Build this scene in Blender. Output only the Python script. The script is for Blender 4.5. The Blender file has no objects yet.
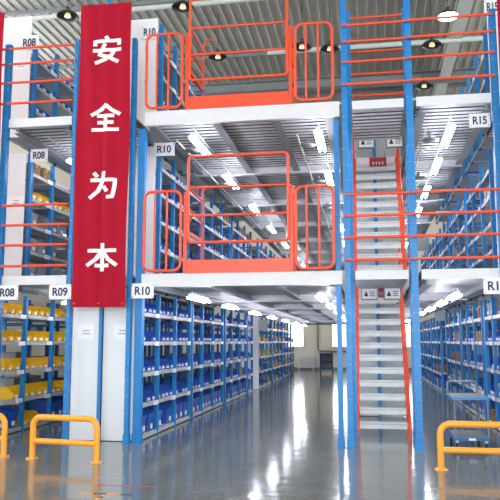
import bpy, bmesh, math, random
from mathutils import Vector, Matrix
random.seed(7)
S = bpy.context.scene
C = S.collection
PI = math.pi
# ------------------------------------------------------------------ camera, world, light, exposure
cd = bpy.data.cameras.new('camera'); cam = bpy.data.objects.new('camera', cd); C.objects.link(cam)
cd.sensor_width = 36; cd.lens = 702/500*36; cd.clip_end = 200
cam.location = (0, 0, 1.6); cam.rotation_euler = (math.radians(90+7.39), 0, math.radians(9.46))
S.camera = cam
w = bpy.data.worlds.new('daylight'); S.world = w; w.use_nodes = True
bg = w.node_tree.nodes['Background']; bg.inputs[0].default_value = (.86, .94, 1, 1); bg.inputs[1].default_value = 1.1
def area_light(name, loc, rot, sx, sy, power, col=(1, 1, 1)):
    l = bpy.data.lights.new(name, 'AREA'); l.shape = 'RECTANGLE'; l.size = sx; l.size_y = sy; l.energy = power; l.color = col
    o = bpy.data.objects.new(name, l); C.objects.link(o); o.location = loc; o.rotation_euler = rot
    return o
# broad soft front fill, added unseen behind the camera
area_light('added_front_fill', (-1.5, -6.5, 2.9), (math.radians(90), 0, 0), 12, 5.6, 700, (.93, .97, 1))
area_light('added_glint_light', (.5, -3.0, 1.8), (math.radians(90), 0, 0), 1.2, 1.2, 60, (1, .98, .95))  # small light added at eye height for glints on columns and treads
# unseen fill lights added high on the side walls to brighten the roof
area_light('added_roof_fill', (-13.8, 14, 7.6), (math.radians(90+12), 0, math.radians(-90)), 34, 2.2, 1250, (1, .98, .94))
area_light('added_roof_fill', (11.8, 14, 7.6), (math.radians(90+12), 0, math.radians(90)), 34, 2.2, 1250, (1, .98, .94))
vs = S.view_settings
vs.view_transform = 'Standard'; vs.look = 'None'; vs.gamma = 1; vs.use_curve_mapping = False; vs.exposure = .58
S.cycles.use_denoising = True
S.cycles.max_bounces = 8

# ------------------------------------------------------------------ materials
def lin(c):
    return tuple(((v/255)/12.92 if v/255 <= .04045 else ((v/255+.055)/1.055)**2.4) for v in c)
def mat(name, rgb, rough=.5, metal=0, var=.06, scale=6, bump=0, emit=0, spec=.5):
    m = bpy.data.materials.new(name); m.use_nodes = True
    nt = m.node_tree; b = nt.nodes['Principled BSDF']
    c = lin(rgb)
    b.inputs['Roughness'].default_value = rough; b.inputs['Metallic'].default_value = metal
    b.inputs['Specular IOR Level'].default_value = spec
    tc = nt.nodes.new('ShaderNodeTexCoord'); n = nt.nodes.new('ShaderNodeTexNoise'); n.inputs['Scale'].default_value = scale
    n.inputs['Detail'].default_value = 4
    nt.links.new(tc.outputs['Object'], n.inputs['Vector'])
    r = nt.nodes.new('ShaderNodeValToRGB')
    r.color_ramp.elements[0].position = .3; r.color_ramp.elements[1].position = .7
    r.color_ramp.elements[0].color = (*[v*(1-var) for v in c], 1); r.color_ramp.elements[1].color = (*[min(1, v*(1+var)) for v in c], 1)
    nt.links.new(n.outputs['Fac'], r.inputs['Fac']); nt.links.new(r.outputs['Color'], b.inputs['Base Color'])
    if bump:
        bp = nt.nodes.new('ShaderNodeBump'); bp.inputs['Strength'].default_value = bump; bp.inputs['Distance'].default_value = .02
        nt.links.new(n.outputs['Fac'], bp.inputs['Height']); nt.links.new(bp.outputs['Normal'], b.inputs['Normal'])
    if emit:
        b.inputs['Emission Color'].default_value = (*c, 1); b.inputs['Emission Strength'].default_value = emit
    return m
M = {}
M['blue'] = mat('blue_powder_coat', (22, 124, 192), .38)
M['blue_dark'] = mat('deep_blue_powder_coat', (24, 96, 156), .45)
M['orange'] = mat('orange_red_paint', (232, 78, 42), .35)
M['beam'] = mat('light_grey_paint', (214, 214, 218), .45, var=.03)
M['galv'] = mat('galvanised_steel', (206, 210, 210), .42, .1, var=.08, scale=9)
M['dkgrey'] = mat('dark_grey_steel', (120, 126, 128), .5)
M['panel'] = mat('white_end_panel', (228, 230, 233), .45, var=.02, scale=2, bump=.05)
M['shelf'] = mat('shelf_steel', (186, 191, 190), .4, .1)
M['red'] = mat('banner_red_cloth', (164, 9, 40), .8, var=.07, scale=3, bump=.1, spec=.2)
M['white'] = mat('white_paint', (236, 236, 238), .5, var=.02)
M['paper'] = mat('white_paper', (240, 240, 244), .7, var=.02)
M['ink'] = mat('dark_blue_ink', (32, 36, 84), .6)
M['black'] = mat('black_plastic', (26, 26, 30), .4)
M['grey_text'] = mat('grey_print', (110, 116, 130), .7)
M['bin_blue'] = mat('blue_bin_plastic', (40, 86, 182), .4)
M['bin_yellow'] = mat('yellow_bin_plastic', (244, 192, 30), .4)
M['bin_red'] = mat('dark_red_bin_plastic', (140, 26, 40), .45)
M['bin_grey'] = mat('grey_bin_plastic', (150, 156, 164), .45)
M['carton'] = mat('brown_cardboard', (150, 116, 84), .8, var=.1)
M['tape'] = mat('carton_tape', (196, 168, 120), .5)
M['yellow'] = mat('barrier_yellow_paint', (248, 162, 44), .3, var=.03)
M['tube'] = mat('fluorescent_tube', (238, 240, 255), .4, emit=22)
M['bulb'] = mat('lamp_bulb_lit', (255, 250, 250), .4, emit=14)
M['bulb_off'] = mat('lamp_bulb_warm', (255, 232, 180), .4, emit=.4)
M['lamp_body'] = mat('lamp_housing', (70, 70, 72), .35, .5)
M['roof'] = mat('roof_sheet', (176, 175, 168), .5, .1, var=.06, scale=1.5)
M['cream'] = mat('cream_wall', (226, 220, 204), .8, var=.03, scale=1)
M['clad'] = mat('grey_cladding', (170, 172, 172), .6)
M['window'] = mat('bright_daylight_pane', (245, 246, 255), .3, emit=5)
M['pipe'] = mat('pale_green_pipe', (196, 204, 196), .45)
M['rubber'] = mat('black_rubber', (30, 30, 32), .8)
M['sign_red'] = mat('dark_red_sign', (150, 22, 50), .5)
M['plate'] = mat('grey_board', (176, 184, 184), .6)
M['floor_red'] = mat('red_floor_tape', (190, 60, 66), .4)
M['recess'] = mat('shaded_recess_steel', (104, 110, 112), .6)  # deck groove faces: the shade in the grooves is put into this colour
M['deckboard'] = mat('deck_board', (150, 140, 124), .7)
# glossy sealed concrete
def floor_mat():
    m = bpy.data.materials.new('sealed_grey_floor'); m.use_nodes = True
    nt = m.node_tree; b = nt.nodes['Principled BSDF']
    tc = nt.nodes.new('ShaderNodeTexCoord')
    n = nt.nodes.new('ShaderNodeTexNoise'); n.inputs['Scale'].default_value = .7; n.inputs['Detail'].default_value = 6
    r = nt.nodes.new('ShaderNodeValToRGB'); r.color_ramp.elements[0].position = .3; r.color_ramp.elements[1].position = .7
    r.color_ramp.elements[0].color = (*lin((103, 108, 103)), 1); r.color_ramp.elements[1].color = (*lin((117, 122, 116)), 1)
    nt.links.new(tc.outputs['Object'], n.inputs['Vector']); nt.links.new(n.outputs['Fac'], r.inputs['Fac'])
    nt.links.new(r.outputs['Color'], b.inputs['Base Color'])
    n2 = nt.nodes.new('ShaderNodeTexNoise'); n2.inputs['Scale'].default_value = 3.2; n2.inputs['Detail'].default_value = 3
    bp = nt.nodes.new('ShaderNodeBump'); bp.inputs['Strength'].default_value = .22; bp.inputs['Distance'].default_value = .02
    nt.links.new(tc.outputs['Object'], n2.inputs['Vector'])
    nt.links.new(n2.outputs['Fac'], bp.inputs['Height']); nt.links.new(bp.outputs['Normal'], b.inputs['Normal'])
    b.inputs['Roughness'].default_value = .12; b.inputs['IOR'].default_value = 1.55
    return m
M['floor'] = floor_mat()

# ------------------------------------------------------------------ mesh helpers
class MB:
    def __init__(s): s.v = []; s.f = []; s.mi = []; s.sm = []
    def add(s, vs, fs, mi=0, smooth=False):
        o = len(s.v); s.v += [tuple(p) for p in vs]
        for f in fs: s.f.append([i+o for i in f]); s.mi.append(mi); s.sm.append(smooth)
        return s
    def box(s, x0, x1, y0, y1, z0, z1, mi=0):
        v = [(x, y, z) for z in (z0, z1) for y in (y0, y1) for x in (x0, x1)]
        return s.add(v, [(0, 2, 3, 1), (4, 5, 7, 6), (0, 1, 5, 4), (2, 6, 7, 3), (0, 4, 6, 2), (1, 3, 7, 5)], mi)
    def tube(s, pts, r, n=8, closed=False, mi=0):
        P = [Vector(p) for p in pts]; L = len(P); rings = []; up = None
        for i, p in enumerate(P):
            if closed: t = (P[(i+1) % L]-P[i-1]).normalized()
            else: t = ((P[min(i+1, L-1)]-P[max(i-1, 0)])).normalized()
            if up is None:
                a = Vector((0, 0, 1)) if abs(t.z) < .9 else Vector((1, 0, 0)); up = (a-t*a.dot(t)).normalized()
            else: up = (up-t*up.dot(t)).normalized()
            sd = t.cross(up)
            rings.append([p+(up*math.cos(2*PI*k/n)+sd*math.sin(2*PI*k/n))*r for k in range(n)])
        v = [q for ring in rings for q in ring]; f = []
        for i in range(L if closed else L-1):
            j = (i+1) % L
            for k in range(n): f.append((i*n+k, i*n+(k+1) % n, j*n+(k+1) % n, j*n+k))
        s.add(v, f, mi, True)
        if not closed:
            s.add(rings[0], [tuple(range(n))[::-1]], mi); s.add(rings[-1], [tuple(range(n))], mi)
        return s
    def lathe(s, prof, loc, n=16, mi=0):
        v = []; f = []
        for (r, z) in prof:
            for k in range(n): v.append((loc[0]+r*math.cos(2*PI*k/n), loc[1]+r*math.sin(2*PI*k/n), loc[2]+z))
        for i in range(len(prof)-1):
            for k in range(n): f.append((i*n+k, i*n+(k+1) % n, (i+1)*n+(k+1) % n, (i+1)*n+k))
        return s.add(v, f, mi, True)
    def prism_yz(s, poly, x0, x1, mi=0):           # polygon in the YZ plane pushed along X
        n = len(poly)
        v = [(x0, y, z) for y, z in poly]+[(x1, y, z) for y, z in poly]
        f = [tuple(range(n)), tuple(range(n, 2*n))[::-1]]+[(i, i+n, (i+1) % n+n, (i+1) % n) for i in range(n)]
        return s.add(v, f, mi)
    def mesh(s, name, mats):
        me = bpy.data.meshes.new(name); me.from_pydata(s.v, [], s.f)
        for m in (mats if isinstance(mats, (list, tuple)) else [mats]): me.materials.append(M[m] if isinstance(m, str) else m)
        me.polygons.foreach_set('material_index', s.mi); me.polygons.foreach_set('use_smooth', s.sm)
        bm = bmesh.new(); bm.from_mesh(me); bmesh.ops.recalc_face_normals(bm, faces=bm.faces); bm.to_mesh(me); bm.free()
        return me
    def build(s, name, mats, parent=None, label=None):
        return link(name, s.mesh(name, mats), parent, label)
def link(name, me, parent=None, label=None, loc=None):
    o = bpy.data.objects.new(name, me); C.objects.link(o)
    if parent: o.parent = parent
    if label: o['label'] = label
    if loc: o.location = loc
    return o
def tag(o, label, cat, group=None, kind=None):
    o['label'] = label; o['category'] = cat
    if group: o['group'] = group
    if kind: o['kind'] = kind
    return o
def thing(name, label, cat, loc=(0, 0, 0), rotz=0, group=None, kind=None):
    o = bpy.data.objects.new(name, None); C.objects.link(o); o.location = loc; o.rotation_euler = (0, 0, rotz)
    o.empty_display_size = .1
    return tag(o, label, cat, group, kind)
def struct(name, mb, m):
    o = mb.build(name, m); o['kind'] = 'structure'; return o
def dup(root, loc, rotz=0, label=None, group=None):
    r = root.copy(); C.objects.link(r); r.location = loc; r.rotation_euler = (0, 0, rotz)
    if label: r['label'] = label
    if group: r['group'] = group
    for ch in list(root.children):
        c = ch.copy(); C.objects.link(c); c.parent = r
        for g in list(ch.children):
            d = g.copy(); C.objects.link(d); d.parent = c
    return r
def text_mesh(body, size, bold=0, depth=.002, width=None):
    """flat lettering standing in the XZ plane, centred on the origin, read from -Y"""
    cu = bpy.data.curves.new('lettering', 'FONT'); cu.body = body; cu.size = size; cu.offset = bold; cu.extrude = depth
    o = bpy.data.objects.new('lettering_source', cu); C.objects.link(o)
    dg = bpy.context.evaluated_depsgraph_get()
    me = bpy.data.meshes.new_from_object(o.evaluated_get(dg))
    bpy.data.objects.remove(o); bpy.data.curves.remove(cu)
    xs = [v.co.x for v in me.vertices]; ys = [v.co.y for v in me.vertices]
    cx = (min(xs)+max(xs))/2; cy = (min(ys)+max(ys))/2
    k = 1 if width is None else width/(max(xs)-min(xs))
    for v in me.vertices: v.co = Vector(((v.co.x-cx)*k, -v.co.z, v.co.y-cy))
    me.name = 'lettering'
    return me
def text(name, body, size, loc, m, parent, bold=0, width=None):
    me = text_mesh(body, size, bold, width=width); me.materials.clear(); me.materials.append(M[m])
    return link(name, me, parent, loc=loc)
def arc_rect(x0, x1, z0, z1, r, y, n=5):
    """rounded rectangle in an XZ plane"""
    pts = []
    for cx, cz, a in ((x1-r, z1-r, 0), (x0+r, z1-r, 90), (x0+r, z0+r, 180), (x1-r, z0+r, 270)):
        for k in range(n+1):
            t = math.radians(a+90*k/n); pts.append((cx+r*math.cos(t), y, cz+r*math.sin(t)))
    return pts
ORD = ['first', 'second', 'third', 'fourth', 'fifth', 'sixth', 'seventh', 'eighth', 'ninth', 'tenth', 'eleventh', 'twelfth', 'thirteenth',
       'fourteenth', 'fifteenth', 'sixteenth', 'seventeenth', 'eighteenth', 'nineteenth', 'twentieth', 'twenty-first', 'twenty-second', 'twenty-third', 'twenty-fourth', 'twenty-fifth', 'twenty-sixth']

# ------------------------------------------------------------------ hall
struct('floor', MB().box(-14, 12, -8, 40.2, -.2, 0), 'floor')
def corrugated(x0, x1, y0, y1, z, pitch, h, along='y', t=.006):
    """trapezoid sheet; ribs run along the named axis"""
    a0, a1 = (x0, x1) if along == 'y' else (y0, y1)
    prof = []; a = a0
    while a < a1-1e-6:
        for f, q in (((0, 0), (.95, 0), (.96, -1), (.99, -1)) if along == 'y' else ((0, 0), (.58, 0), (.6, 1), (.98, 1))):
            if a+f*pitch <= a1: prof.append((a+f*pitch, z+q*h))
        a += pitch
    prof.append((a1, z)); mb = MB(); n = len(prof); v = []
    for dz in (0, t):
        for p, q in prof:
            v += [(p, y0, q+dz), (p, y1, q+dz)] if along == 'y' else [(x0, p, q+dz), (x1, p, q+dz)]
    f = []
    for L in (0, 2*n):
        for i in range(n-1):
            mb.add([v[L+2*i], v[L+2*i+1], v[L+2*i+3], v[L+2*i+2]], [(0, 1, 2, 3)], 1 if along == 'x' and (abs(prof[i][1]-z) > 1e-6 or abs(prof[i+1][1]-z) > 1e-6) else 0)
    return mb
ROOF = 9.8
struct('ceiling', corrugated(-14, 12, -8, 40.2, ROOF, .24, .03), 'roof')
struct('wall_back', MB().box(-14, 12, 40, 40.2, 0, ROOF), 'cream')
struct('wall_left', MB().box(-14.2, -14, -8, 40.2, 0, ROOF), 'cream')
struct('wall_right', MB().box(12, 12.2, -8, 40.2, 0, ROOF), 'cream')
struct('baseboard_back', MB().box(-14, 12, 39.96, 40, 0, .14), 'dkgrey')
for i, (xa, xb) in enumerate(((-4.4, -3.62), (-1.95, -1.0), (1.9, 2.3))):
    f = MB()
    f.box(xa-.06, xb+.06, 39.9, 39.99, 1.24, 1.3).box(xa-.06, xb+.06, 39.9, 39.99, 2.7, 2.76).box(xa-.06, xa, 39.9, 39.99, 1.3, 2.7).box(xb, xb+.06, 39.9, 39.99, 1.3, 2.7)
    f.box((xa+xb)/2-.02, (xa+xb)/2+.02, 39.9, 39.98, 1.3, 2.7)
    o = struct('window_%d' % (i+1), f, 'white'); MB().box(xa, xb, 39.94, 39.96, 1.3, 2.7).build('window_pane', 'window', o)
for i, x in enumerate((-13.96, 11.96)):  # glowing side wall bands, added out of view to go with the roof fill
    o = struct('window_%d' % (i+4), MB().box(x-.04, x+.04, -3.1, 31.1, 6.4, 6.5).box(x-.04, x+.04, -3.1, 31.1, 8.7, 8.8), 'white')
    MB().box(x-.01, x+.01, -3, 31, 6.5, 8.7).build('window_pane', 'window', o)
# purlins and girders under the roof: part of the building
for i, y in enumerate((5, 8.5, 12, 15.5, 19, 22.5, 26, 29.5)):
    struct('trim_%d' % (i+1), MB().box(-13.9, 11.9, y-.03, y+.03, ROOF-.1, ROOF), 'dkgrey')
def hbeam(x0, x1, y, z, h=.22, w=.12):
    return MB().box(x0, x1, y-w/2, y+w/2, z, z+.02).box(x0, x1, y-w/2, y+w/2, z+h-.02, z+h).box(x0, x1, y-.01, y+.01, z+.02, z+h-.02)
struct('trim_9', hbeam(-13.9, 11.9, 20.7, 9.25, .3, .3), 'dkgrey')
g = MB().box(2.25, 2.55, 8, 38, 9.3, 9.34).box(2.25, 2.55, 8, 38, 9.62, 9.66).box(2.39, 2.41, 8, 38, 9.34, 9.62)
struct('trim_10', g, 'pipe')
tag(MB().tube([(-9, 14.4, 9.0), (5, 14.2, 9.02)], .06).build('roof_pipe', 'pipe'), 'long pale pipe crossing under the roof at the top left above the upper panels', 'pipe')
tag(MB().tube([(-2.5, 17.9, 9.3), (6, 17.9, 9.3)], .07).build('roof_pipe', 'pipe'), 'pale green pipe crossing under the roof above the stair tower', 'pipe')
tag(MB().tube([(-2.5, 22.3, 9.3), (6, 22.3, 9.3)], .05).build('roof_pipe', 'pipe'), 'thin pale pipe low behind the lowest top-storey stair rail', 'pipe')

# ------------------------------------------------------------------ roof lamps
def high_bay(x, y, z, lit, label):
    t = thing('high_bay_lamp', label, 'lamp', (x, y, z), 0, 'high bay lamps under the roof')
    MB().lathe([(.24, 0), (.235, .03), (.19, .08), (.1, .12), (.07, .13), (.0, .13)], (0, 0, 0)).build('lamp_shade', 'lamp_body', t)
    MB().lathe([(0, .13), (.06, .13), (.06, .2), (.04, .22), (0, .22)], (0, 0, 0)).build('ballast', 'lamp_body', t)
    MB().lathe([(0, -.005), (.21 if lit else .07, 0), (.19 if lit else .06, .05), (.05, .08), (0, .09)], (0, 0, 0)).build('bulb', 'bulb' if lit else 'bulb_off', t, None if lit else 'dim warm bulb')
    MB().tube([(0, 0, .22), (0, 0, ROOF-z)], .008, 6).build('hanger', 'lamp_body', t)
for x, y, z, lit, lab in [(-6.3, 13.66, 8.6, 0, 'dark roof lamp beside the top of the red banner, over the leftmost rails'),
        (-3.72, 13.67, 8.6, 0, 'dark roof lamp just above the upper left guard panel'),
        (-3.54, 16.39, 8.6, 0, 'dim roof lamp seen between the rails of the upper pallet gate'),
        (1.87, 15.02, 8.6, 1, 'brightly lit roof lamp at the top right, behind the highest rail'),
        (1.66, 16.52, 8.6, 0, 'dark roof lamp right below the brightly lit one'),
        (1.69, 19.3, 8.6, 0, 'small dark roof lamp low over the right upper deck'),
        (-1.42, 16.13, 8.6, 0, 'dark roof lamp behind the left bar of the upper right guard panel'),
        (-.76, 16.36, 8.6, 0, 'dim roof lamp framed by the upper right guard panel')]:
    high_bay(x, y, z, lit, lab)

# ------------------------------------------------------------------ mezzanine columns
def column(x, y, z1, label, wd=.1, dp=.1, holes=True, z0=0, group='mezzanine columns along the front'):
    t = thing('mezzanine_column', label, 'column', (x, y, z0), 0, group, 'thing')
    c = MB().box(-wd/2, wd/2, -dp/2, -dp/2+.012, 0, z1).box(-wd/2, -wd/2+.012, -dp/2+.012, dp/2, 0, z1).box(wd/2-.012, wd/2, -dp/2+.012, dp/2, 0, z1)
    c.box(-wd/2+.012, -wd/2+.035, dp/2-.012, dp/2, 0, z1).box(wd/2-.035, wd/2-.012, dp/2-.012, dp/2, 0, z1)
    if holes:
        z = .2
        while z < z1-.1:
            for sx in (-1, 1): c.box(sx*wd*.28-.006, sx*wd*.28+.006, -dp/2-.002, -dp/2+.001, z, z+.011, 1)
            z += .26 if sx else 0
    c.build('upright', ['blue', 'plate'], t)
    b = MB().box(-wd/2-.018, wd/2+.018, -dp/2-.05, dp/2+.018, 0, .012)
    b.box(-wd/2-.012, -wd/2, -dp/2, dp/2, .012, .14).box(wd/2, wd/2+.012, -dp/2, dp/2, .012, .14)
    if z0 == 0: b.build('base_plate', 'blue', t)
    return t
column(-6.1, 10.92, 6.75, 'blue perforated column at the far left, carrying the left rail ends')
column(-4.83, 10.92, 6.75, 'blue perforated column at the left edge of the red banner', .06)
column(-4.32, 11.02, 9.75, 'slim blue column dividing the two tall white end panels and rising behind the banner', .045, .05, False)
column(-3.8, 10.92, 6.7, 'slim blue perforated column at the right edge of the red banner', .07)
column(-3.66, 11.02, 5.13, 'stout blue column under the R10 sign, right of the white panels', .12, .12, False)
column(-.432, 11.05, 5.13, 'plain blue column left of the stair, ending under the upper deck', .08, .12, False)
column(-.288, 10.98, 8.2, 'tall perforated blue column on the left side of the stair', .09, .14)
column(.725, 10.98, 8.2, 'tall perforated blue column on the right side of the stair', .105, .14)
column(2.02, 10.92, 6.75, 'blue column at the far right, carrying the right rail ends', .1)
for x, side in ((-.24, 'left'), (.75, 'right')):
    column(x, 12.05, 7.42, 'rear blue column of the stair tower on its %s side, behind the front one' % side, .085, .12)

# ------------------------------------------------------------------ decks
def deck(label, x0, x1, y0, y1, T, bh, front=True, ybeams=(), crosses=(), fx1=None):
    t = thing('mezzanine_deck', label, 'deck', ((x0+x1)/2, y0, T-.2), 0, None, 'thing')
    ox, oy, oz = -(x0+x1)/2, -y0, -(T-.2)
    def B(mb, n, m):
        mb.v = [(a+ox, b+oy, c+oz) for a, b, c in mb.v]; return mb.build(n, m, t)
    if front:
        e1 = fx1 or x1; fb = MB().box(x0, e1, y0, y0+.02, T-bh, T).box(x0, e1, y0+.02, y0+.08, T-bh, T-bh+.015).box(x0, e1, y0+.02, y0+.08, T-.015, T)
        B(fb, 'front_beam', 'beam')
    ys = y0+.085 if front else y0
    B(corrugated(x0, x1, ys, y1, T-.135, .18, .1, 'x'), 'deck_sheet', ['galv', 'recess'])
    B(MB().box(x0, x1, ys, y1, T-.03, T-.002), 'deck_board', 'deckboard')
    for x in ybeams: B(MB().box(x-.07, x+.07, ys, y1, T-.24, T-.225).box(x-.015, x+.015, ys, y1, T-.225, T-.09), 'joist', 'dkgrey')
    for y in crosses: B(MB().box(x0, x1, y-.06, y+.06, T-.27, T-.25).box(x0, x1, y-.02, y+.02, T-.25, T-.09), 'cross_beam', 'beam')
    return t
CR = [14.48+3.5*k for k in range(7)]
for T, lv in ((2.68, 'lower'), (5.40, 'upper')):
    th = .21 if T < 3 else .24
    deck('%s grey deck over the main aisle, behind the orange pallet gate' % lv, -3.6, -.49, 10.9, 36.8, T, th, True, (-3.5, -2.4, -1.4, -.55), CR, -.375)
    deck('%s grey deck over the left aisle, below the left rails' % lv, -6.04, -4.89, 10.9, 22, T, .15, True, (-5.9, -5.0), CR[:2])
    deck('%s grey deck over the right aisle, below the right rails' % lv, .825, 1.96, 10.9, 36.8, T, .15, True, (.9, 1.9), CR)
    deck('%s narrow deck strip in front of the stair opening' % lv, -.17, .635, 10.93, 12.75, T, .14)
    deck('%s landing deck at the head of the stair' % lv, -.36, .77, 14.5, 15.4, T, .15, True)
    deck('%s walkway deck behind the red banner' % lv, -4.77, -3.84, 11.08, 11.88, T, .15)
    deck('%s walkway deck beyond the right column' % lv, 2.21, 3.6, 10.9, 13.0, T, .15)

# ------------------------------------------------------------------ guard rails
def guardrail(label, x0, x1, y, zs, r=.022):
    t = thing('guardrail', label, 'railing', ((x0+x1)/2, y, zs[-1]), 0, 'orange guardrails between the columns')
    h = (x1-x0)/2
    for z in zs: MB().tube([(-h, 0, z-zs[-1]), (h, 0, z-zs[-1])], r, 8).build('rail', 'orange', t)
MZ = (3.87, 3.53, 3.19, 2.84); TZ = (6.65, 6.37, 6.03, 5.66)
for zs, lv in ((MZ, 'middle'), (TZ, 'top')):
    guardrail('four orange rails left of the red banner on the %s storey' % lv, -6.05, -4.87, 10.845, zs)
    guardrail('four orange rails across the stair front on the %s storey' % lv, -.31, .72, 10.87, zs)
    guardrail('four orange rails over the right deck on the %s storey' % lv, .735, 2.02, 10.845, zs)
    guardrail('four orange rails at the far left edge on the %s storey' % lv, -7.3, -6.1, 10.845, zs)
guardrail('higher set of orange rails behind the front rails of the top stair bay', -.2, .71, 11.965, (7.28, 6.65, 6.24, 5.85))

# ------------------------------------------------------------------ pallet gates and guard panels
def guard_panel(label, x0, x1, z0, z1, side):
    y = 10.86
    t = thing('guard_panel', label, 'railing', ((x0+x1)/2, y, z0), 0, 'rounded orange guard panels')
    w2 = (x1-x0)/2; h = z1-z0
    MB().tube(arc_rect(-w2, w2, .03, h, .12, 0), .024, 8, True).build('frame', 'orange', t)
    for f in (-.3, .17): MB().tube([(f*w2*2*.7, 0, .03), (f*w2*2*.7, 0, h)], .018, 8).build('bar', 'orange', t)
    for z in (h*.35, h*.8): MB().box(side*w2, side*(w2+.03), .0, .04, z, z+.07).build('bracket', 'blue', t)
guard_panel('rounded guard panel left of the pallet gate on the middle storey', -3.56, -2.945, 2.69, 4.02, -1)
guard_panel('rounded guard panel right of the pallet gate on the middle storey', -1.08, -.49, 2.69, 4.02, 1)
guard_panel('rounded guard panel left of the pallet gate on the top storey', -3.57, -2.955, 5.41, 6.72, -1)
guard_panel('rounded guard panel right of the pallet gate on the top storey', -1.07, -.47, 5.41, 6.72, 1)
def pallet_gate(label, T):
    xa, xb, y0, y1 = -2.83, -1.2, 10.88, 11.85
    t = thing('pallet_gate', label, 'gate', ((xa+xb)/2, y0, T), 0, 'orange pallet gates on the main deck')
    w2 = (xb-xa)/2
    MB().tube(arc_rect(-w2, w2, .49, 1.91, .07, 0), .024, 8, True).build('front_frame', 'orange', t)
    for z in (1.39, .93): MB().tube([(-w2, 0, z), (w2, 0, z)], .02, 8).build('rail', 'orange', t)
    MB().box(-w2-.02, w2+.02, .0, .012, .0, .21).box(-w2-.02, w2+.02, .012, .05, .2, .21).build('kick_plate', 'orange', t)
    for s in (-1, 1):
        MB().box(s*(w2+.05)-.025, s*(w2+.05)+.025, .0, .05, 0, 1.32).build('post', 'orange', t)
        x = s*w2
        a = MB()
        for z0, z1 in ((1.39, 1.37), (1.05, 1.0)): a.tube([(x, .0, z0), (x, y1-y0, z1)], .02, 8)
        a.tube([(x, .0, .75), (x, .35, 1.05)], .014, 6)
        a.build('side_arm', 'orange', t)
        MB().box(x-.018, x+.018, .03, y1-y0, .62, .68).build('lower_arm', 'orange', t)
        hook = [(x, y1-y0, 0), (x, y1-y0, 1.5)]+[(x-s*.1*(1-math.cos(k*PI/10)), y1-y0, 1.5+.1*math.sin(k*PI/10)) for k in range(1, 6)]+[(x-s*.18, y1-y0, 1.6)]
        MB().tube(hook, .02, 8).build('rear_post', 'orange', t)
pallet_gate('orange pallet gate with kick plate on the middle storey deck', 2.68)
pallet_gate('orange pallet gate with kick plate on the top storey deck', 5.40)

# ------------------------------------------------------------------ stairs
def stair(label, z0):
    y0, y1, H = 12.3, 14.45, 2.68
    t = thing('staircase', label, 'stairs', (.23, y0, z0), 0, 'steel stairs in the tower', 'thing')
    X = .48; run = y1-y0; k = H/run
    for s in (-1, 1):
        x = s*(X-.05)
        MB().prism_yz([(0, 0), (.16, 0), (run+.02, H-.16), (run+.02, H), (run-.06, H), (0, .12)], x-.035, x+.035).build('stringer', 'orange', t)
        hr = MB().tube([(x, .12, .95), (x, run, H+.8)], .02, 8)
        hr.tube([(x, .12, .15), (x, .12, .95)], .018, 8).tube([(x, run-.05, H-.05), (x, run-.05, H+.76)], .018, 8).tube([(x, run/2, H/2), (x, run/2, H/2+.85)], .018, 8)
        hr.build('handrail', 'orange', t)
    n = 11
    for i in range(1, n+1):
        z = i*H/12; y = (i-.55)*run/12
        b = MB().box(-X+.085, X-.085, y, y+.22, z-.012, z+.006).box(-X+.085, X-.085, y, y+.014, z-.1, z-.012).box(-X+.085, X-.085, y+.2, y+.22, z-.05, z-.012)
        for q in range(17): b.box(-X+.1+q*.046, -X+.1+q*.046+.02, y-.002, y+.0, z-.03, z-.012, 1)
        b.build('tread', ['galv', 'dkgrey'], t)
stair('lower flight of grey steel stairs with orange stringers, rising from the floor', 0)
stair('upper flight of grey steel stairs with orange stringers, above the lower deck', 2.68)

# ------------------------------------------------------------------ racks
SH_A = (.08, .58, 1.08, 1.59, 2.07); SH_B = (.08, .58, 1.08, 1.59)
D = .56
def make_rack(posts, shelves, h, foot):
    """face at x=0 looking to +X, running along +Y"""
    t = thing('shelving_rack', 'x', 'rack')
    wide = []
    for i, y in enumerate(posts):
        wd = .1 if i == 0 else .06
        f = MB().box(-.07, 0, y, y+wd, 0, h)
        f.box(-.045, -.025, y-.001, y+wd+.001, 0, h)
        f.build('upright', 'blue', t)
        r = MB().box(-D, -D+.05, y, y+wd, 0, h)
        for z in (.3, 1.1, 1.9): r.box(-D+.05, -.07, y+.01, y+.03, z, z+.03)
        r.build('rear_upright', 'blue_dark', t)
        if i == 0 and foot:
            MB().box(-.1, .03, y-.015, y+wd+.03, 0, .012).box(.0, .012, y, y+wd, .012, .13).build('base_plate', 'blue', t)
    for i in range(len(posts)-1):
        a = posts[i]+(.1 if i == 0 else .06); b = posts[i+1]
        for z in shelves:
            s = MB().box(-D, -.01, a, b, z-.025, z).box(-.025, -.01, a, b, z-.062, z-.025).box(-D, -D+.015, a, b, z-.06, z-.025)
            s.build('shelf', 'shelf', t)
            if z > .1: MB().box(-.008, .014, b-.24, b-.02, z-.07, z+.004).build('shelf_tag', 'paper', t, 'white card holder')
    return t
P3 = (0, .95, 2.08, 3.2); P1 = (0, 1.0)
protos = {}
protos['A'] = make_rack(P3, SH_A, 2.42, True); protos['B'] = make_rack(P3, SH_B, 2.05, False); protos['M'] = make_rack(P3, SH_A, 2.42, False)
protos['S'] = make_rack(P1, SH_A, 2.42, True)
LEN = {'A': 3.2, 'B': 3.2, 'M': 3.2, 'S': 1.0, 'T': 1.0}
POST = {'A': P3, 'B': P3, 'M': P3, 'S': P1, 'T': P1}
used = set()
rack_units = []      # (row, storey, unit index, X, y start, facing, z0, proto)
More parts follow.
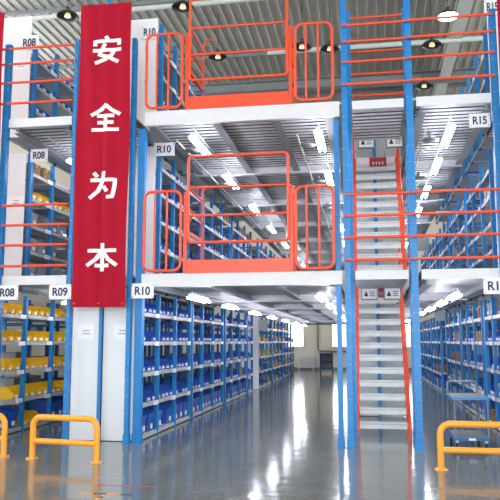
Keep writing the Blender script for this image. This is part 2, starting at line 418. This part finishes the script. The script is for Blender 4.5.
def place_rack(pk, X, y, face, z0, row, storey, ui):
    lab = 'blue steel rack, %s unit from the front of the %s row on the %s storey' % (ORD[ui], row, storey)
    loc = (X, y, z0) if face > 0 else (X, y+LEN[pk]+.08, z0)
    rz = 0 if face > 0 else PI
    if pk not in used:
        o = protos[pk]; used.add(pk); o.location = loc; o.rotation_euler.z = rz; o['label'] = lab; o['group'] = 'racks'
    else: o = dup(protos[pk], loc, rz, lab, 'racks')
    o['group'] = 'blue racks of the %s row' % row
    rack_units.append((row, storey, ui, X, y, face, z0, pk))
Yg = [('A', 11.12), ('A', 14.48), ('A', 17.98), ('S', 21.4), ('A', 23.6), ('A', 27.1), ('A', 30.6), ('S', 34.1)]
for i, (pk, y) in enumerate(Yg): place_rack(pk, -3.64, y, 1, 0, 'R10', 'ground', i)
Ym = [('M', 11.98), ('M', 15.4), ('M', 18.9), ('M', 23.6), ('M', 27.1), ('M', 30.6)]
for i, (pk, y) in enumerate(Ym): place_rack(pk, -3.64, y, 1, 2.68, 'R10', 'middle', i)
for i, y in enumerate((11.98, 15.4, 18.9)): place_rack('B', -3.64, y, 1, 5.40, 'R10', 'top', i)
for i, (pk, y) in enumerate((('A', 11.1), ('A', 14.5))): place_rack(pk, -6.16, y, 1, 0, 'R08', 'ground', i)
for i, y in enumerate((12.0, 15.5)): place_rack('M', -6.16, y, 1, 2.68, 'R08', 'middle', i)
for i, y in enumerate((12.0, 15.5)): place_rack('B', -6.16, y, 1, 5.40, 'R08', 'top', i)
for i, (pk, y) in enumerate((('A', 11.12), ('A', 14.48), ('A', 17.98))): place_rack(pk, -4.87, y, -1, 0, 'R09', 'ground', i)
for i, y in enumerate((11.98, 15.4, 18.9, 23.6, 27.1, 30.6)): place_rack('M', -4.87, y, -1, 2.68, 'R09', 'middle', i)
for i, y in enumerate((23.6, 27.1, 30.6)): place_rack('A', -4.87, y, -1, 0, 'R09', 'ground', i+3)
for i, y in enumerate((11.3, 14.8, 18.3, 23.2, 26.7)): place_rack('A', 3.5, y, 1, 0, 'behind-R15', 'ground', i)
for i, y in enumerate((13.15, 16.65, 20.15, 23.65, 27.15)): place_rack('M', 3.5, y, 1, 2.68, 'behind-R15', 'middle', i)
for i, y in enumerate((11.12, 14.48)): place_rack('A', -7.36, y, -1, 0, 'behind-R08', 'ground', i)
for i, y in enumerate((12.0, 15.5)): place_rack('M', -7.36, y, -1, 2.68, 'behind-R08', 'middle', i)
for i, (pk, y) in enumerate((('A', 11.3), ('A', 14.8), ('A', 18.3), ('A', 23.2), ('A', 26.7), ('A', 30.2))): place_rack(pk, 2.27, y, -1, 0, 'R15', 'ground', i)
for i, y in enumerate((13.15, 16.65, 20.15, 23.65, 27.15)): place_rack('M', 2.27, y, -1, 2.68, 'R15', 'middle', i)
for i, y in enumerate((13.15, 16.65, 20.15)): place_rack('B', 2.27, y, -1, 5.40, 'R15', 'top', i)
# double row behind the stair
for i, y in enumerate((15.7, 19.2)):
    place_rack('A', -.3, y, -1, 0, 'stair-back', 'ground', i)

# end panels
def end_panel(label, x0, x1, y, z0, z1, notes=(), sheets=1, group='white rack end panels'):
    t = thing('rack_end_panel', label, 'panel', ((x0+x1)/2, y, z0), 0, group, 'thing')
    w2 = (x1-x0)/2; h = z1-z0
    p = MB().box(-w2, w2, 0, .02, 0, h)
    for k in range(1, 5): p.box(-w2, w2, -.002, 0, h*k/5-.003, h*k/5+.003)
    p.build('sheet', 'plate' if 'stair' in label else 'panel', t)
    for nx, nz, nw, nh in notes:
        n = MB().box(nx-nw/2, nx+nw/2, -.008, -.002, nz-nh/2, nz+nh/2).build('notice', 'paper', t, 'small white printed notice')
        tx = MB()
        for r, ww in ((.02, .09), (-.03, .12)):
            k = -ww/2
            while k < ww/2: tx.box(nx+k, nx+k+.018, -.0095, -.008, nz+r-.01, nz+r+.01); k += .028
        tx.build('print', 'grey_text', n)
    return t
end_panel('tall white end panel below the banner, left of the slim blue post', -4.83, -4.35, 11.08, .01, 2.44, [(.0, 1.74, .3, .25)])
end_panel('tall white end panel below the banner, right of the slim blue post', -4.29, -3.74, 11.08, .01, 2.44, [(.05, 1.74, .3, .25)])
end_panel('white end panel of the R10 row on the middle storey', -4.8, -3.72, 11.93, 2.69, 5.1)
end_panel('white end panel of the R10 row on the top storey', -4.8, -3.72, 11.93, 5.41, 7.55)
end_panel('white end panel of the R08 row on the middle storey', -7.3, -6.24, 11.95, 2.69, 5.1, [(.36, 1.48, .34, .2)])
end_panel('white end panel of the R08 row on the top storey', -6.85, -6.24, 11.95, 5.41, 7.8, [(.12, 1.42, .36, .18)])
end_panel('grey end panel at the top left edge behind the leftmost banner', -7.5, -6.9, 11.95, 5.41, 7.75)
end_panel('white end panel of the R15 row on the middle storey', 2.33, 3.4, 13.05, 2.69, 5.1)
end_panel('white end panel of the R15 row on the top storey', 2.33, 3.4, 13.05, 5.41, 8.0)
end_panel('white rack end panel seen through the lower stair', -.25, .8, 15.55, .01, 2.4)
end_panel('white rack end panel behind the upper stair', -.25, .81, 15.55, 2.69, 6.4)
end_panel('white end panel at the cross aisle halfway down the R10 row', -4.2, -3.62, 23.5, .01, 2.4)
for z0, z1, lv in ((0, 2.4, 'lower'), (2.68, 6.4, 'upper')):
    tag(MB().box(.19, .26, 15.44, 15.5, z0, z1).build('rack_post', 'blue'), 'slim blue post in front of the white panel behind the %s stair' % lv, 'post', None, 'thing')

# ------------------------------------------------------------------ signs
def sign(body, label, x0, x1, z0, z1, y):
    t = thing('row_sign', label, 'sign', ((x0+x1)/2, y, z0), 0, None)
    w2 = (x1-x0)/2; h = z1-z0
    MB().box(-w2, w2, 0, .012, 0, h).build('board', 'white', t)
    text('lettering', body, h*.78, (0, -.006, h/2), 'ink', t, bold=.004, width=w2*1.36)
    b = MB()
    for sx in (-1, 1):
        for z in (.03, h-.03): b.lathe([(0, -.006), (.01, -.006), (.01, .006), (0, .006)], (sx*(w2-.02), -.003, z), 6)
    b.build('screw', 'dkgrey', t)
YS = 10.83
sign('R10', 'white R10 sign on the lower deck beam beside the banner foot', -3.74, -3.37, 2.28, 2.52, YS)
sign('R09', 'white R09 sign on the lower deck beam left of the banner', -5.15, -4.77, 2.28, 2.52, YS)
sign('R08', 'white R08 sign on the lower deck beam at the left edge', -6.08, -5.7, 2.28, 2.52, YS)
sign('R15', 'white R15 sign on the lower deck beam at the right edge', 1.71, 2.09, 2.29, 2.53, YS)
sign('R10', 'white R10 sign at the middle storey rack head', -3.73, -3.35, 4.9, 5.14, 11.86)
sign('R08', 'white R08 sign at the middle storey rack head left of the banner', -6.12, -5.78, 4.9, 5.14, 11.88)
sign('R15', 'white R15 sign below the upper deck on the right', 1.63, 1.94, 4.89, 5.11, 11.0)
sign('R10', 'white R10 sign on the top storey end panel', -4.03, -3.7, 7.14, 7.4, 11.89)
sign('R08', 'white R08 sign on the top storey end panel at the left', -6.44, -6.06, 7.11, 7.39, 11.91)
sign('R15', 'white R15 sign on the top storey end panel at the right corner', 2.27, 2.56, 7.62, 7.92, 12.95)
def warn(label, x0, x1, z0, z1, y, tilt=0):
    t = thing('warning_sign', label, 'sign', ((x0+x1)/2, y, z0), 0, 'triangle warning signs over the stairs')
    w2 = (x1-x0)/2; h = z1-z0
    MB().box(-w2, w2, 0, .06, 0, h).build('box', 'dkgrey', t)
    MB().box(-w2+.015, w2-.015, -.006, 0, .02, h-.015).build('face', 'paper', t)
    MB().add([(-w2*.7, -.009, h*.3), (-w2*.12, -.009, h*.3), (-w2*.41, -.009, h*.74), (-w2*.7, -.006, h*.3), (-w2*.12, -.006, h*.3), (-w2*.41, -.006, h*.74)],
             [(0, 1, 2), (3, 5, 4), (0, 3, 4, 1), (1, 4, 5, 2), (2, 5, 3, 0)]).build('triangle', 'black', t)
    l = MB()
    for z, e in ((.66, .7), (.5, .62), (.34, .7)): l.box(w2*.05, w2*e, -.0085, -.006, h*z-.008, h*z+.008)
    l.build('print', 'grey_text', t)
    for e in (-.55, .55): MB().box(w2*e-.006, w2*e+.006, .02, .03, h, h+.05).build('hanger', 'dkgrey', t)
warn('white triangle warning sign above the upper stair, left of the pair', -.1, .19, 5.13, 5.35, 12.78)
warn('white triangle warning sign above the upper stair, right of the pair', .41, .71, 5.12, 5.34, 12.78)
warn('white triangle warning sign above the lower stair, left of the pair', -.1, .19, 2.33, 2.55, 12.78)
warn('white triangle warning sign above the lower stair, right of the pair', .3, .6, 2.33, 2.55, 12.78)
def red_sign(label, x0, x1, z0, z1, y):
    t = thing('hanging_sign', label, 'sign', ((x0+x1)/2, y, z0)); w2 = (x1-x0)/2; h = z1-z0
    MB().box(-w2, w2, 0, .01, 0, h).build('board', 'sign_red', t)
    l = MB()
    for k in range(4):
        x = -w2*.55+k*w2*.37; l.box(x-.018, x+.018, -.003, 0, h*.25, h*.3).box(x-.018, x+.018, -.003, 0, h*.42, h*.47).box(x-.004, x+.004, -.003, 0, h*.2, h*.52)
    l.build('print', 'paper', t)
    c = MB()
    for s in (-1, 1): c.tube([(s*w2*.8, .005, h), (s*w2*.8, .005, h+.12)], .004, 5)
    c.build('cord', 'black', t)
red_sign('small dark red sign hanging over the head of the upper stair', .1, .43, 4.98, 5.16, 13.6)
red_sign('small dark red sign hanging between the lower warning signs', .2, .3, 2.38, 2.58, 12.9)
def hung_board(label, x0, x1, z0, z1, y):
    t = thing('hanging_board', label, 'sign', ((x0+x1)/2, y, z0)); w2 = (x1-x0)/2; h = z1-z0
    MB().box(-w2, w2, 0, .03, 0, h).build('board', 'plate', t)
    for s in (-1, 1): MB().tube([(s*w2*.7, .015, h), (s*w2*.7, .015, h+.1)], .006, 5).build('hanger', 'dkgrey', t)
hung_board('blank grey board hanging over the right ground aisle far back', 2.0, 2.3, 2.2, 2.55, 21.7)
hung_board('blank grey board hanging at the cross aisle of the R10 row', -3.62, -3.3, 1.95, 2.3, 23.4)
hung_board('grey board hanging over the main aisle far back on the middle storey', -2.97, -2.5, 4.75, 5.02, 21.8)
hung_board('large grey board hanging far back over the right middle aisle', 1.45, 2.1, 4.6, 5.05, 24)

# ------------------------------------------------------------------ banners
GLYPH = {
    '安': [[(.45, 1.0), (.54, .84)], [(.1, .64), (.1, .82), (.91, .82), (.89, .64)], [(.03, .47), (.97, .47)],
          [(.43, .72), (.34, .5), (.24, .31), (.55, .2), (.88, .01)], [(.74, .47), (.64, .27), (.45, .12), (.1, .0)]],
    '全': [[(.52, 1.0), (.36, .8), (.03, .58)], [(.5, .96), (.68, .78), (.97, .6)], [(.22, .56), (.78, .56)], [(.24, .31), (.76, .31)], [(.06, .04), (.94, .04)], [(.5, .56), (.5, .04)]],
    '为': [[(.18, .95), (.3, .8)], [(.08, .68), (.88, .68), (.86, .4), (.8, .06), (.6, .06)], [(.5, 1.0), (.46, .62), (.32, .28), (.05, .02)], [(.5, .46), (.62, .26)]],
    '本': [[(.04, .73), (.96, .73)], [(.5, 1.0), (.5, .0)], [(.47, .7), (.3, .42), (.02, .2)], [(.53, .7), (.7, .42), (.98, .2)], [(.28, .2), (.72, .2)]]}
def banner(label, x0, x1, z0, z1, chars=None):
    t = thing('banner', label, 'banner', ((x0+x1)/2, 10.74, z0), 0, 'long red hanging banners')
    w2 = (x1-x0)/2; H = z1-z0; nx, nz = 48, 60; v = []; f = []
    def off(u, q): return .018*math.exp(-(u/.035)**2)*(1 if q < 3.4 else .4)+.012*math.sin(u*9+q*1.5)*(.4+.6*abs(u)/w2)+.01*math.sin(q*2.3+u*3)+.008*math.sin(u*22+q)
    for dy in (0, .004):
        for j in range(nz+1):
            for i in range(nx+1):
                u = -w2+2*w2*i/nx; q = H*j/nz; v.append((u*(1-.012*math.sin(q*1.7)), off(u, q)+dy, q))
    n1 = (nx+1)*(nz+1)
    for L in (0, n1):
        for j in range(nz):
            for i in range(nx):
                a = L+j*(nx+1)+i; f.append((a, a+1, a+nx+2, a+nx+1))
    MB().add(v, f, 0, True).build('cloth', 'red', t)
    MB().tube([(-w2-.03, .02, H), (w2+.03, .02, H)], .012, 6).build('top_rod', 'dkgrey', t)
    c = MB()
    for e in (-1, 1): c.tube([(e*w2*.8, .02, H), (e*w2*.8, .02, ROOF-z0)], .005, 5)
    c.build('cord', 'dkgrey', t)
    sm = MB(); q0 = 3.5
    sv = [(-w2+2*w2*i/24, off(-w2+2*w2*i/24, q0+d)-e, q0+d) for d, e in ((0, .0), (.015, .006), (.03, .0)) for i in range(25)]
    sm.add(sv, [(r*25+i, r*25+i+1, r*25+i+26, r*25+i+25) for r in (0, 1) for i in range(24)]).build('seam', 'red', t)
    e = MB()
    for s in (-1, 0, 1):
        e.lathe([(0, -.004), (.012, -.004), (.012, .004), (0, .004)], (s*(w2-.05), off(s*(w2-.05), .06)-.004, .06), 8)
    e.build('eyelet', 'galv', t)
    if chars:                                     # the characters are printed on the cloth and follow its folds
        for ch, z in chars:
            mb = MB()
            for st in GLYPH[ch]:
                P = []
                for (xa, za), (xb, zb) in zip(st, st[1:]):
                    m = max(1, int(math.hypot(xb-xa, zb-za)/.06))
                    P += [(xa+(xb-xa)*k/m, za+(zb-za)*k/m) for k in range(m)]
                P.append(st[-1]); rows = []
                for k, (a, b) in enumerate(P):
                    d = Vector((P[min(k+1, len(P)-1)][0]-P[max(k-1, 0)][0], P[min(k+1, len(P)-1)][1]-P[max(k-1, 0)][1])).normalized()
                    for e in (-1, 1):
                        px = (a-.5-d.y*e*.064)*.53; pz = (b-.5+d.x*e*.064)*.46
                        rows.append((px, pz))
                y = lambda px, pz, e: off(px+.04, pz+z-z0)-e
                v = [(px, y(px, pz, .008), pz) for px, pz in rows]+[(px, y(px, pz, .003), pz) for px, pz in rows]
                n = len(rows); f = []
                for k in range(0, n-2, 2):
                    f += [(k, k+1, k+3, k+2), (n+k, n+k+2, n+k+3, n+k+1), (k, k+2, n+k+2, n+k), (k+1, n+k+1, n+k+3, k+3)]
                f += [(0, n, n+1, 1), (n-2, n-1, 2*n-1, 2*n-2)]
                mb.add(v, f)
            me = mb.mesh('lettering', 'white')
            link('lettering', me, t, 'large white character', (.04, 0, z-z0))
    return t
banner('long red banner with four large white characters hanging beside the R10 racks', -4.72, -3.81, 2.14, 7.28, (('安', 6.47), ('全', 5.29), ('为', 4.14), ('本', 2.95)))
banner('plain strip of a red banner at the left edge', -7.05, -6.12, 2.14, 7.28)
banner('plain strip of a red banner at the top right corner', 2.07, 3.0, 2.14, 7.28)

# ------------------------------------------------------------------ fluorescent lamps
def lamp(x, y, z, label, top):
    t = thing('fluorescent_lamp', label, 'lamp', (x, y, z), 0, 'fluorescent lamps under the decks')
    MB().prism_yz([(-.62, .03), (.62, .03), (.62, .07), (-.62, .07)], -.03, .03).build('housing', 'white', t)
    MB().tube([(-.045, -.6, .005), (-.045, .6, .005)], .02, 8).tube([(.045, -.6, .005), (.045, .6, .005)], .02, 8).build('tube', 'tube', t)
    for e in (-.45, .45): MB().tube([(0, e, .07), (0, e, top-z)], .005, 5).build('hanger', 'dkgrey', t)
for T, lv, z in ((5.085, 'upper', 4.92), (2.366, 'lower', 2.28)):
    for x, nm, ys in ((-2.78, 'main aisle left side', [11.5, 14.25, 17.5, 20.7, 24.2, 27.7, 31.2]), (-.72, 'main aisle right side', [11.5, 14.25, 17.5, 20.7, 24.2, 27.7, 31.2]),
                      (1.36, 'right aisle', [11.6, 13.6, 16.0, 18.5, 21.5, 25, 28.5, 32]), (-5.4, 'left aisle', [12.6, 16.2])):
        r = thing('lighting_rail', 'slim pale lamp rail running under the %s deck, %s' % (lv, nm), 'rail', (x, 11, T))
        MB().box(-.015, .015, 0, ys[-1]-10, 0, .02).build('rail', 'pipe', r)
        k = MB()
        for y in CR[:2 if 'left aisle' == nm else 6]: k.box(-.03, .03, y-11-.03, y-11+.03, .02, .04)
        k.build('clip', 'dkgrey', r)
        for i, y in enumerate(ys):
            lamp(x, y, z, 'white fluorescent lamp, %s from front under %s deck, %s' % (ORD[i], lv, nm), T)
# conduits under the decks
for x, T, nm in ((-1.08, 5.12, 'upper'), (.98, 5.12, 'upper right'), (-3.12, 5.12, 'upper left')):
    t = thing('conduit', 'thin grey conduit with round junction plates under the %s deck' % nm, 'pipe', (x, 11.2, T-.16))
    MB().tube([(0, 0, 0), (0, 20, 0)], .018, 6).build('pipe', 'pipe', t)
    for y in (.6, 3.4, 6.4, 9.8): MB().lathe([(0, -.02), (.14, -.015), (.14, 0), (.03, .02), (.02, .12), (0, .12)], (.12, y, 0), 14).build('junction_plate', 'dkgrey', t)

# ------------------------------------------------------------------ barriers
def barrier(label, x0, y0, x1, y1):
    L = math.hypot(x1-x0, y1-y0); a = math.atan2(y1-y0, x1-x0)
    t = thing('floor_barrier', label, 'barrier', (x0, y0, 0), a, 'yellow tube barriers on the floor')
    r, H, R = .041, .565, .13
    pts = [(0, 0, .01)]+[(R-R*math.cos(k*PI/16), 0, H-R+R*math.sin(k*PI/16)) for k in range(9)]+[(L-R+R*math.sin(k*PI/16), 0, H-R+R*math.cos(k*PI/16)) for k in range(9)]+[(L, 0, .01)]
    MB().tube(pts, r, 14).build('hoop', 'yellow', t)
    MB().tube([(0, 0, .245), (L, 0, .245)], r*.95, 14).build('mid_rail', 'yellow', t)
    for x in (0, L):
        f = MB().lathe([(0, 0), (.085, 0), (.085, .012), (0, .012)], (x, 0, 0), 18)
        for k in range(4): f.lathe([(0, .012), (.011, .012), (.011, .026), (0, .026)], (x+.065*math.cos(k*PI/2+.78), .065*math.sin(k*PI/2+.78), 0), 6, 1)
        f.build('foot_plate', ['yellow', 'galv'], t)
barrier('yellow tube barrier standing in front of the white end panels', -4.57, 9.27, -3.58, 9.11)
barrier('yellow tube barrier cut off by the left edge', -6.03, 9.5, -5.04, 9.36)
barrier('yellow tube barrier at the right, in front of the blue platform trolley', .87, 9.33, 1.87, 9.33)

# ------------------------------------------------------------------ trolleys
t = thing('platform_trolley', 'blue two-tier platform trolley behind the right yellow barrier', 'trolley', (1.49, 11.5, 0), 0)
MB().box(-.27, .27, -.48, .48, .73, .765).box(-.245, .245, -.455, .455, .765, .77, 1).build('top_shelf', ['blue', 'dkgrey'], t)
MB().box(-.27, .27, -.48, .48, .14, .18).box(-.245, .245, -.455, .455, .18, .185, 1).build('bottom_shelf', ['blue_dark', 'dkgrey'], t)
for x in (-.24, .24):
    for y in (-.45, .45): MB().tube([(x, y, .14), (x, y, .74)], .014, 8).build('post', 'dkgrey', t)
MB().tube([(-.23, .5, .5), (-.23, .52, .9)]+[(-.23+.06*(1-math.cos(k*PI/8)), .52, .9+.05*math.sin(k*PI/8)) for k in range(1, 5)]+[(.17+.06*math.sin(k*PI/8), .52, .9+.05*math.cos(k*PI/8)) for k in range(0, 5)]+[(.23, .5, .5)], .016, 8).build('handle', 'dkgrey', t)
MB().box(-.05, .05, -.485, -.48, .145, .175).build('label_plate', 'paper', t)
for x in (-.21, .21):
    for y in (-.4, .4):
        c = MB().box(x-.02, x+.02, y-.03, y+.03, .1, .14).build('caster', 'galv', t)
        me = MB().tube([(x-.015, y, .05), (x+.015, y, .05)], .05, 14).build('wheel', 'rubber', c)
t = thing('wire_cart', 'small dark blue cart standing at the far wall', 'trolley', (-2.1, 36.2, 0), 0)
for z in (.18, .55, .93): MB().box(-.33, .33, -.22, .22, z, z+.07).build('shelf', 'blue_dark', t)
for x in (-.31, .31):
    for y in (-.2, .2):
        MB().tube([(x, y, .1), (x, y, 1.05)], .02, 8).build('post', 'blue_dark', t)
        MB().tube([(x-.02, y, .05), (x+.02, y, .05)], .05, 12).build('wheel', 'rubber', t)
for z in (.25, .62): MB().box(-.3, .3, .19, .2, z, z+.3).build('back_panel', 'dkgrey', t)
# radiator and pipe on the far wall
t = thing('radiator', 'white column radiator below the bright far window', 'radiator', (-3.45, 39.85, .1))
for k in range(12): MB().box(-.5+k*.085, -.5+k*.085+.055, -.05, .05, .0, .72).build('column', 'white', t)
MB().box(-.5, .5, -.02, .02, .03, .07).box(-.5, .5, -.02, .02, .64, .68).build('header', 'white', t)
for s in (-.4, .4): MB().box(s-.02, s+.02, -.03, .03, -.1, .0).build('foot', 'white', t)
tag(MB().tube([(-2.78, 39.9, 2.9), (-2.78, 39.9, 1.2), (-2.75, 39.9, 1.1), (-2.65, 39.9, 1.05), (-1.2, 39.9, 1.02)], .04, 8).build('wall_pipe', 'dkgrey'), 'grey pipe bending along the far wall above the small cart', 'pipe')
# floor tape
tag(MB().box(-3.05, -2.35, 7.74, 7.77, 0, .002).build('floor_tape', 'floor_red'), 'thin red tape line on the floor right of the left barrier', 'floor tape')
q = MB()
for k in range(4): q.box(-3.05+k*.15, -3.05+k*.15+.14, 7.3, 7.34, 0, .002, k % 2)
for k in range(3): q.box(-2.78, -2.74, 7.05+k*.08, 7.05+k*.08+.07, 0, .002, k % 2)
tag(q.build('hazard_tape', ['yellow', 'black']), 'short yellow and black hazard tape on the floor at the bottom edge', 'floor tape')

# ------------------------------------------------------------------ bins and boxes on the shelves
def bin_mesh(name, d, wd, h, m, lip=.45, t=.008):
    bm = bmesh.new(); y = wd/2
    prof = [(-d, 0), (-.04, 0), (0, h*lip), (-d*.28, h), (-d, h)]
    a = [bm.verts.new((x, -y*(.94 if z == 0 else 1), z)) for x, z in prof]; b = [bm.verts.new((x, y*(.94 if z == 0 else 1), z)) for x, z in prof]
    bm.faces.new(a); bm.faces.new(b[::-1])
    bm.faces.new((a[0], b[0], b[1], a[1])); bm.faces.new((a[1], b[1], b[2], a[2])); bm.faces.new((a[4], b[4], b[0], a[0]))
    bmesh.ops.recalc_face_normals(bm, faces=bm.faces)
    bmesh.ops.solidify(bm, geom=bm.faces[:], thickness=t)
    me = bpy.data.meshes.new(name); bm.to_mesh(me); bm.free(); me.materials.append(M[m]); return me
def card_mesh(wd, h):
    mb = MB().box(-.012, .004, -wd*.24, wd*.24, h*.12, h*.34); return mb.mesh('label_card', 'paper')
def carton_mesh(d, wd, h):
    mb = MB().box(-d, 0, -wd/2, wd/2, 0, h).box(-d-.001, .001, -.03, .03, h*.7, h+.002, 1); return mb.mesh('cardboard_box', ['carton', 'tape'])
K = {'blue': (bin_mesh('storage_bin', .4, .2, .19, 'bin_blue'), .2, card_mesh(.2, .19), 'blue_bin', 'blue bin', .19),
     'tote': (bin_mesh('storage_tote', .48, .3, .36, 'bin_blue', .82), .3, card_mesh(.2, .36), 'storage_tote', 'deep blue tote', .36),
     'yellow': (bin_mesh('storage_bin', .4, .2, .2, 'bin_yellow'), .2, card_mesh(.2, .19), 'yellow_bin', 'yellow bin', .2),
     'red': (bin_mesh('storage_bin', .36, .2, .17, 'bin_red'), .2, card_mesh(.2, .17), 'red_bin', 'dark red bin', .17),
     'grey': (bin_mesh('storage_bin', .45, .28, .3, 'bin_grey', .85), .28, card_mesh(.2, .3), 'grey_bin', 'grey bin', .3),
     'carton': (carton_mesh(.36, .3, .22), .3, None, 'cardboard_box', 'brown cardboard box', .22)}
STO = {'ground': 'ground', 'middle': 'middle', 'top': 'top'}
cands = []
def rule(row, sto, gb, si, y):
    r = random.random()
    if row == 'R10':
        if sto == 'ground':
            if y > 23.4: return 'yellow' if r < .62 else ('blue' if r < .8 else None)
            if si == 0: return 'tote'
            return 'blue' if r < .9 else 'carton'
        if sto == 'middle': return 'carton' if (si in (0, 4) and r < .35) else ('blue' if si in (1, 2, 3) and r < .85 else ('blue' if r < .6 else None))
        return 'red' if r < .85 else None
    if row == 'R08':
        if sto == 'ground':
            if si == 0: return 'tote' if gb != 1 else 'yellow'
            return 'yellow'
        if sto == 'middle': return 'yellow' if si == 3 else ('grey' if si < 3 else ('carton' if r < .5 else None))
        return 'blue' if r < .9 else None
    if row == 'R15':
        if sto == 'ground': return 'tote' if si == 0 and r < .6 else ('blue' if r < .7 else ('carton' if r < .85 else 'grey'))
        if sto == 'middle': return 'carton' if r < .3 else ('blue' if r < .6 else ('grey' if r < .7 else None))
        return 'blue' if r < .5 else None
    if row == 'behind-R08': return 'blue' if r < .45 else ('grey' if r < .75 else 'carton')
    if row in ('R09', 'behind-R15'): return 'carton' if r < .3 else ('blue' if r < .6 else ('grey' if r < .75 else None))
    return None
for row, sto, ui, X, y0, face, z0, pk in rack_units:
    posts = POST[pk]; sh = SH_B if pk == 'B' else SH_A
    gb0 = sum((len(POST[r[7]])-1) for r in rack_units if r[0] == row and r[1] == sto and r[2] < ui)
    nb = len(posts)-1
    for bi in range(nb):
        la = posts[bi]+(.1 if bi == 0 else .06)+.015; lb = posts[bi+1]-.015
        if face > 0: ya, yb = y0+la, y0+lb; gb = gb0+bi
        else: ya, yb = y0+LEN[pk]+.08-lb, y0+LEN[pk]+.08-la; gb = gb0+nb-1-bi
        for si, z in enumerate(sh):
            k = rule(row, sto, gb, si, y0)
            if not k: continue
            wd = K[k][1]; n = int((yb-ya)/(wd+.012)); gap = (yb-ya)/n
            for j in range(n):
                if random.random() < (.06 if k in ('blue', 'yellow', 'tote') else .25): continue
                cands.append((k, row, sto, gb, si, j, X-face*random.uniform(.03, .05), ya+gap*(j+.5), z0+z+.001, face))
# rank: what the camera sees first, then the nearest
bpy.context.view_layer.update()
dg = bpy.context.evaluated_depsgraph_get()
eye = Vector(cam.location); inv = cam.matrix_world.inverted()
ranked = {}
for c in cands:
    k, row, sto, gb, si, j, x, y, z, face = c
    h = K[k][5]; p = Vector((x, y, z+h/2)); q = inv @ p
    if abs(q.x/q.z) > .37 or abs(q.y/q.z) > .37: continue
    seen = 0
    for dy in (-.35, 0, .35):
        for dz in (.15, .5, .95):
            a = Vector((x+face*.01, y+dy*K[k][1], z+h*dz)); d = a-eye; L = d.length
            hit = S.ray_cast(dg, eye, d.normalized(), distance=L-.01)
            if not hit[0]: seen += 1
    ranked.setdefault(k, []).append((0 if seen else 1, (p-eye).length, c))
CAP = {'blue': 300, 'yellow': 300, 'tote': 300, 'red': 300, 'grey': 300, 'carton': 300}
for k, lst in ranked.items():
    me, wd, card, name, noun, h = K[k]
    lst.sort(key=lambda a: a[:2])
    left = []
    for n, (hid, dist, c) in enumerate(lst):
        _, row, sto, gb, si, j, x, y, z, face = c
        if n >= CAP[k]: left.append(c); continue
        if hid and (dist > 16 or k == 'red'): continue
        o = link(name, me, None, None, (x, y, z)); o.rotation_euler.z = (0 if face > 0 else PI)+random.uniform(-.03, .03)
        tag(o, '%s, %s in %s bay, %s shelf up, %s storey of %s row' % (noun, ORD[j], ORD[gb], ORD[si], STO[sto], row), 'box' if k == 'carton' else 'bin',
            '%ss on the %s row' % (noun.replace('box', 'boxe'), row))
        if card and dist < 22: link('label_card', card, o)
    if left:
        v0 = [tuple(v.co) for v in me.vertices]; f0 = [tuple(p.vertices) for p in me.polygons]; mb = MB()
        for c in left:
            x, y, z, face = c[6:]; mb.add([(x+face*a, y+face*b, z+d) for a, b, d in v0], f0)
        o = mb.build('distant_bins', list(me.materials)); tag(o, 'the many small %ss further back on the racks' % noun.replace('box', 'boxe'), 'bins', None, 'stuff')
print('BINS', {k: (len(v), sum(1 for a in v if not a[0])) for k, v in ranked.items()})
